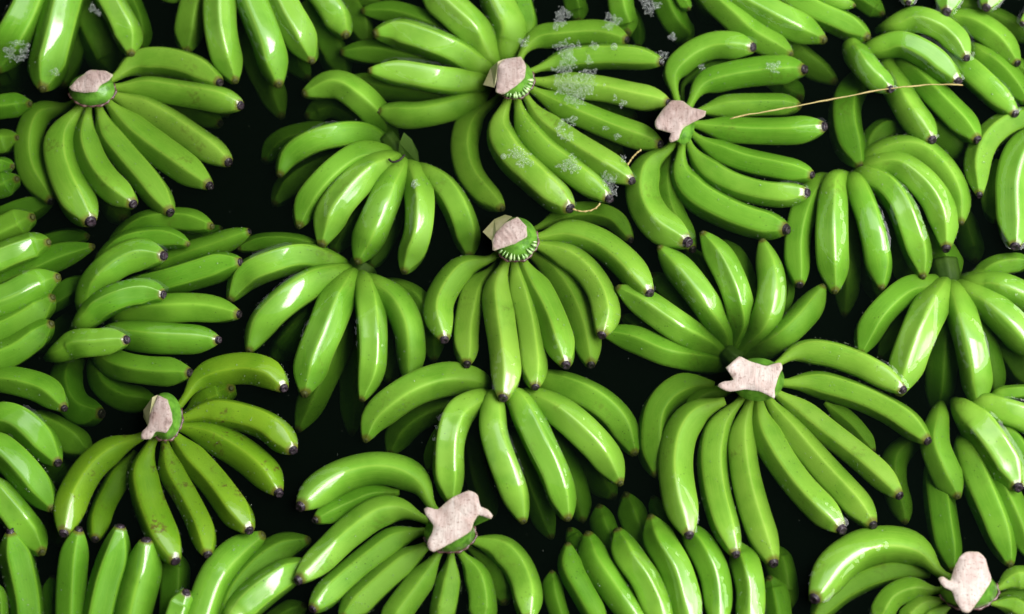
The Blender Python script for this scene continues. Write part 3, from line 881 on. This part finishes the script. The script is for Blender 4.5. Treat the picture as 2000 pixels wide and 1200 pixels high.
# ---------------------------------------------------------------- foam
def ico(sub=1):
    bm = bmesh.new(); bmesh.ops.create_icosphere(bm, subdivisions=sub, radius=1)
    V = np.array([v.co for v in bm.verts]); F = np.array([[v.index for v in f.verts] for f in bm.faces]); bm.free(); return V, F
IV, IF = ico(2); IV1, IF1 = ico(1)
def balls(name, P, R, mat, V0=IV, F0=IF, flat=1.0):
    P = np.asarray(P); R = np.asarray(R); n = len(P)
    V = (V0[None] * R[:, None, None] * np.array([1, 1, flat]) + P[:, None]).reshape(-1, 3)
    F = (F0[None] + (np.arange(n) * len(V0))[:, None, None]).reshape(-1, 3)
    return mesh_obj(name, V, F.tolist(), mat)
def height_at(x, y):
    i = int((x - GX0) / GS); j = int((y - GY0) / GS)
    if 0 <= i < HM.shape[0] and 0 <= j < HM.shape[1]: return max(0., HM[i, j])
    return 0.

# heightmap of everything that breaks the surface
GS = .00125; GX0, GX1, GY0, GY1 = -.62, .62, -.42, .50
HM = np.full((int((GX1-GX0)/GS)+1, int((GY1-GY0)/GS)+1), -1., np.float32)
for S_ in SAMPLES:
    q = S_[(S_[:, 2] > -.004)]
    if not len(q): continue
    i = ((q[:, 0]-GX0)/GS).astype(int); j = ((q[:, 1]-GY0)/GS).astype(int)
    ok = (i >= 0) & (i < HM.shape[0]) & (j >= 0) & (j < HM.shape[1])
    np.maximum.at(HM, (i[ok], j[ok]), q[ok, 2].astype(np.float32))

def foam(label, c, blobs, seed):
    r_ = np.random.default_rng(seed); P, R = [], []
    for (x, y, rx, ry) in blobs:
        cx, cy_ = cr(c, x, y); n = int(rx*ry/20)+4
        for _ in range(n * 6):
            a = r_.uniform(0, 2*np.pi); q = math.sqrt(r_.uniform()) * (1 if r_.uniform() < .93 else r_.uniform(1, 1.5))
            wob = 1 + .3*math.sin(3*a + seed) + .18*math.sin(7*a + seed*2)
            px, py = cx + rx*.35*q*wob*math.cos(a), cy_ + ry*.35*q*wob*math.sin(a)
            rad = min(.0034,   .00095 * math.exp(r_.normal(0, .5)) + .0002) * (1.25 if q < .6 else .85)
            p = unproject(px, py, 0.)
            p = np.array([p[0], p[1], height_at(p[0], p[1]) + rad*.25])
            if all((p[0]-o[0])**2 + (p[1]-o[1])**2 > ((rad+s_)*.86)**2 for o, s_ in zip(P, R)):
                P.append(p); R.append(rad)
            if len(P) > 900: break
    o = balls('foam_patch', P, R, M['bubble'])
    tag(o, label, 'foam', 'patches of foam bubbles on the water')
foam('largest foam patch, a broad raft across the third banana right of the crown', 'C', [(350, 510, 100, 62), (310, 460, 60, 40), (420, 450, 40, 50), (435, 405, 34, 16)], 3)
foam('tall ragged strip of foam crossing the upper bananas right of the foamy crown', 'C', [(280, 260, 42, 30), (310, 300, 34, 40), (320, 350, 36, 34), (275, 390, 36, 25)], 5)
foam('slanting foam patch at the upper edge above the topmost banana of the foamy bunch', 'C', [(290, 80, 38, 30), (260, 125, 32, 35)], 7)
foam('compact round foam patch on the dark water above the top banana of the foamy bunch', 'C', [(557, 120, 42, 40)], 8)
foam('foam patch at the top edge left of the foam free upper right bunches', 'C', [(770, 40, 45, 36), (745, 5, 40, 18)], 9)
foam('small round foam spot on the peel just above the foamy crown', 'C', [(66, 234, 26, 24)], 10)
foam('crescent of foam on the long banana sloping right below the foamy crown', 'C', [(320, 680, 36, 24), (275, 730, 24, 38), (310, 765, 34, 20)], 11)
foam('round foam patch in the middle of the lower sloping foamy banana', 'C', [(322, 920, 52, 38)], 12)
foam('faint foam patch on the leftmost upright foamy banana below the crown', 'C', [(35, 855, 52, 28), (70, 900, 40, 24)], 13)
foam('foam strip clinging beside the dark tip at the lower end of the foamy bunch', 'C', [(535, 1000, 34, 34), (560, 1060, 22, 44)], 14)
foam('foam cluster round the dark tip of the foamy bunch\'s second banana from the top', 'C', [(842, 318, 22, 32)], 15)
foam('small foam spot on the broad banana pointing right in the upper right', 'C', [(1457, 375, 34, 26)], 16)
foam('tiny foam spot between two upper bananas of the bunch with the angular cut crown', 'C', [(1060, 376, 15, 14)], 17)
foam('little foam patch on the dark water near the top banana tip', 'C', [(893, 208, 18, 20)], 18)
foam('thin line of foam along the ridge of the second foamy banana', 'C', [(370, 255, 16, 20), (452, 258, 18, 20), (570, 262, 12, 12), (430, 342, 18, 20)], 19)
foam('pair of tiny foam spots near the right end of the foamy banana middle row', 'C', [(617, 577, 18, 17), (575, 550, 12, 12)], 20)
foam('tiny foam spot under the scratched foamy banana', 'C', [(586, 766, 16, 12), (522, 714, 16, 10)], 21)
foam('foam bubbles at the last banana tip before the short straw', 'C', [(620, 884, 14, 18)], 22)
foam('ring of large bubbles on the banana at the upper left edge', 'A', [(60, 290, 26, 34), (95, 325, 50, 14), (140, 290, 24, 30), (100, 240, 40, 10)], 23)
foam('small foam spot near the tip of the upper left hanging banana', 'A', [(305, 402, 24, 20)], 24)
foam('small foam spot between the top left bananas', 'A', [(515, 45, 18, 22), (545, 70, 14, 14)], 25)
foam('small foam dab on the upright banana below the bract', 'B', [(888, 1028, 18, 20)], 26)

# ---------------------------------------------------------------- tiny air bubbles on peel and in the water
P, R = [], []
for (P3, r, S) in SKIN:
    for _ in range(random.choice([12, 30, 50, 80])):
        k = random.randrange(8, len(P3)-4)
        T = P3[k+3]-P3[k-3]; T /= np.linalg.norm(T); s_ = np.cross(T, [0, 0, 1.]); s_ /= np.linalg.norm(s_); u_ = np.cross(s_, T)
        a = random.gauss(0, 1) * .3 + random.choice([-1.35, 1.35, 1.35, -1.35, 0])
        p = P3[k] + (u_*math.cos(a) + s_*math.sin(a)) * r[k] * 1.055
        if p[2] < -.001: P.append(p); R.append(random.uniform(.0003, .0009))
for _ in range(260):
    p = unproject(random.uniform(0, 2000), random.uniform(0, 1200), -random.uniform(.001, .02)); P.append(p); R.append(random.uniform(.0002, .0005))
tag(balls('air_bubbles', P, R, M['bubble'], IV1, IF1), 'tiny air bubbles clinging to the submerged banana peels', 'air bubbles', kind='stuff')

# ---------------------------------------------------------------- the water: a body that swallows light with depth, its curved edge round whatever breaks the surface, and the tank floor
m, nt, out = new_mat('murky_water')
ab = N(nt, 'ShaderNodeVolumeAbsorption', inp={'Color': (.44, .50, .30, 1), 'Density': WATER})
sca = N(nt, 'ShaderNodeVolumeScatter', inp={'Color': (.45, .80, .70, 1), 'Density': 1.0, 'Anisotropy': .3})
ad = N(nt, 'ShaderNodeAddShader'); nt.links.new(ab.outputs[0], ad.inputs[0]); nt.links.new(sca.outputs[0], ad.inputs[1])
nt.links.new(ad.outputs[0], out.inputs['Volume'])
X, Y0, Y1, ZB = 1.3, -1.0, 1.2, -.42
V = [(-X, Y0, ZB+.01), (X, Y0, ZB+.01), (X, Y1, ZB+.01), (-X, Y1, ZB+.01), (-X, Y0, 0), (X, Y0, 0), (X, Y1, 0), (-X, Y1, 0)]
F = [(3, 2, 1, 0), (4, 5, 6, 7), (0, 1, 5, 4), (1, 2, 6, 5), (2, 3, 7, 6), (3, 0, 4, 7)]
tag(mesh_obj('water', V, F, m, smooth=False), kind='structure')
fm = simple('tank_floor', (.020, .022, .018), (.012, .014, .012), 12, .8)
V = [(-X-.02, Y0-.02, ZB), (X+.02, Y0-.02, ZB), (X+.02, Y1+.02, ZB), (-X-.02, Y1+.02, ZB)]
tag(mesh_obj('tank_floor', V, [(0, 1, 2, 3)], fm, smooth=False), kind='structure')

A_ = HM > 0
for _ in range(1):      # close pin holes of the sampling
    B_ = A_.copy()
    for dx, dy in ((1, 0), (-1, 0), (0, 1), (0, -1)): B_ |= np.roll(A_, (dx, dy), (0, 1))
    E_ = B_.copy()
    for dx, dy in ((1, 0), (-1, 0), (0, 1), (0, -1)): E_ &= np.roll(B_, (dx, dy), (0, 1))
    A_ = E_
def dist(mask, R_=4):
    d = np.full(mask.shape, 99., np.float32)
    for dx in range(-R_, R_+1):
        for dy in range(-R_, R_+1):
            q = math.hypot(dx, dy)
            if q <= R_: d = np.minimum(d, np.where(np.roll(mask, (dx, dy), (0, 1)), q, 99.))
    return d
do, di = dist(A_), dist(~A_)
sd = np.where(A_, -(di - .5), do - .5) * GS
gx, gy = np.meshgrid(np.arange(HM.shape[0])*GS, np.arange(HM.shape[1])*GS, indexing='ij')
WOB = np.clip(.55 + .5*np.sin(gx*310 + 2*np.sin(gy*190))*np.sin(gy*270 + 2*np.sin(gx*160)) + .3*np.sin(gx*900)*np.sin(gy*830), 0, 1.2)
keep = (sd < .0034) & (sd > -.0014)
for _ in range(2):
    pass
zz = .0006 * WOB * np.exp(-np.clip(sd, -.0010, 1) / .0012)
zz = sum(np.roll(zz, (a, b), (0, 1)) for a in (-1, 0, 1) for b in (-1, 0, 1)) / 9
K_ = sum(np.roll(zz, (a, b), (0, 1)) for a in (-1, 0, 1) for b in (-1, 0, 1)) / 9
idx = -np.ones(keep.shape, int); ii, jj = np.nonzero(keep); idx[ii, jj] = np.arange(len(ii))
V = np.stack([GX0 + (ii + .5)*GS, GY0 + (jj + .5)*GS, K_[ii, jj]], 1)
a, b, c_, d_ = idx[:-1, :-1], idx[1:, :-1], idx[1:, 1:], idx[:-1, 1:]
okq = (a >= 0) & (b >= 0) & (c_ >= 0) & (d_ >= 0)
F = np.stack([a[okq], b[okq], c_[okq], d_[okq]], 1)
tag(mesh_obj('water_edge', V, F.tolist(), M['film']), kind='stuff', label='thin rim of water climbing the bananas that break the surface', cat='water edge')
for o in bpy.data.objects:
    if '_loc' in o: del o['_loc']
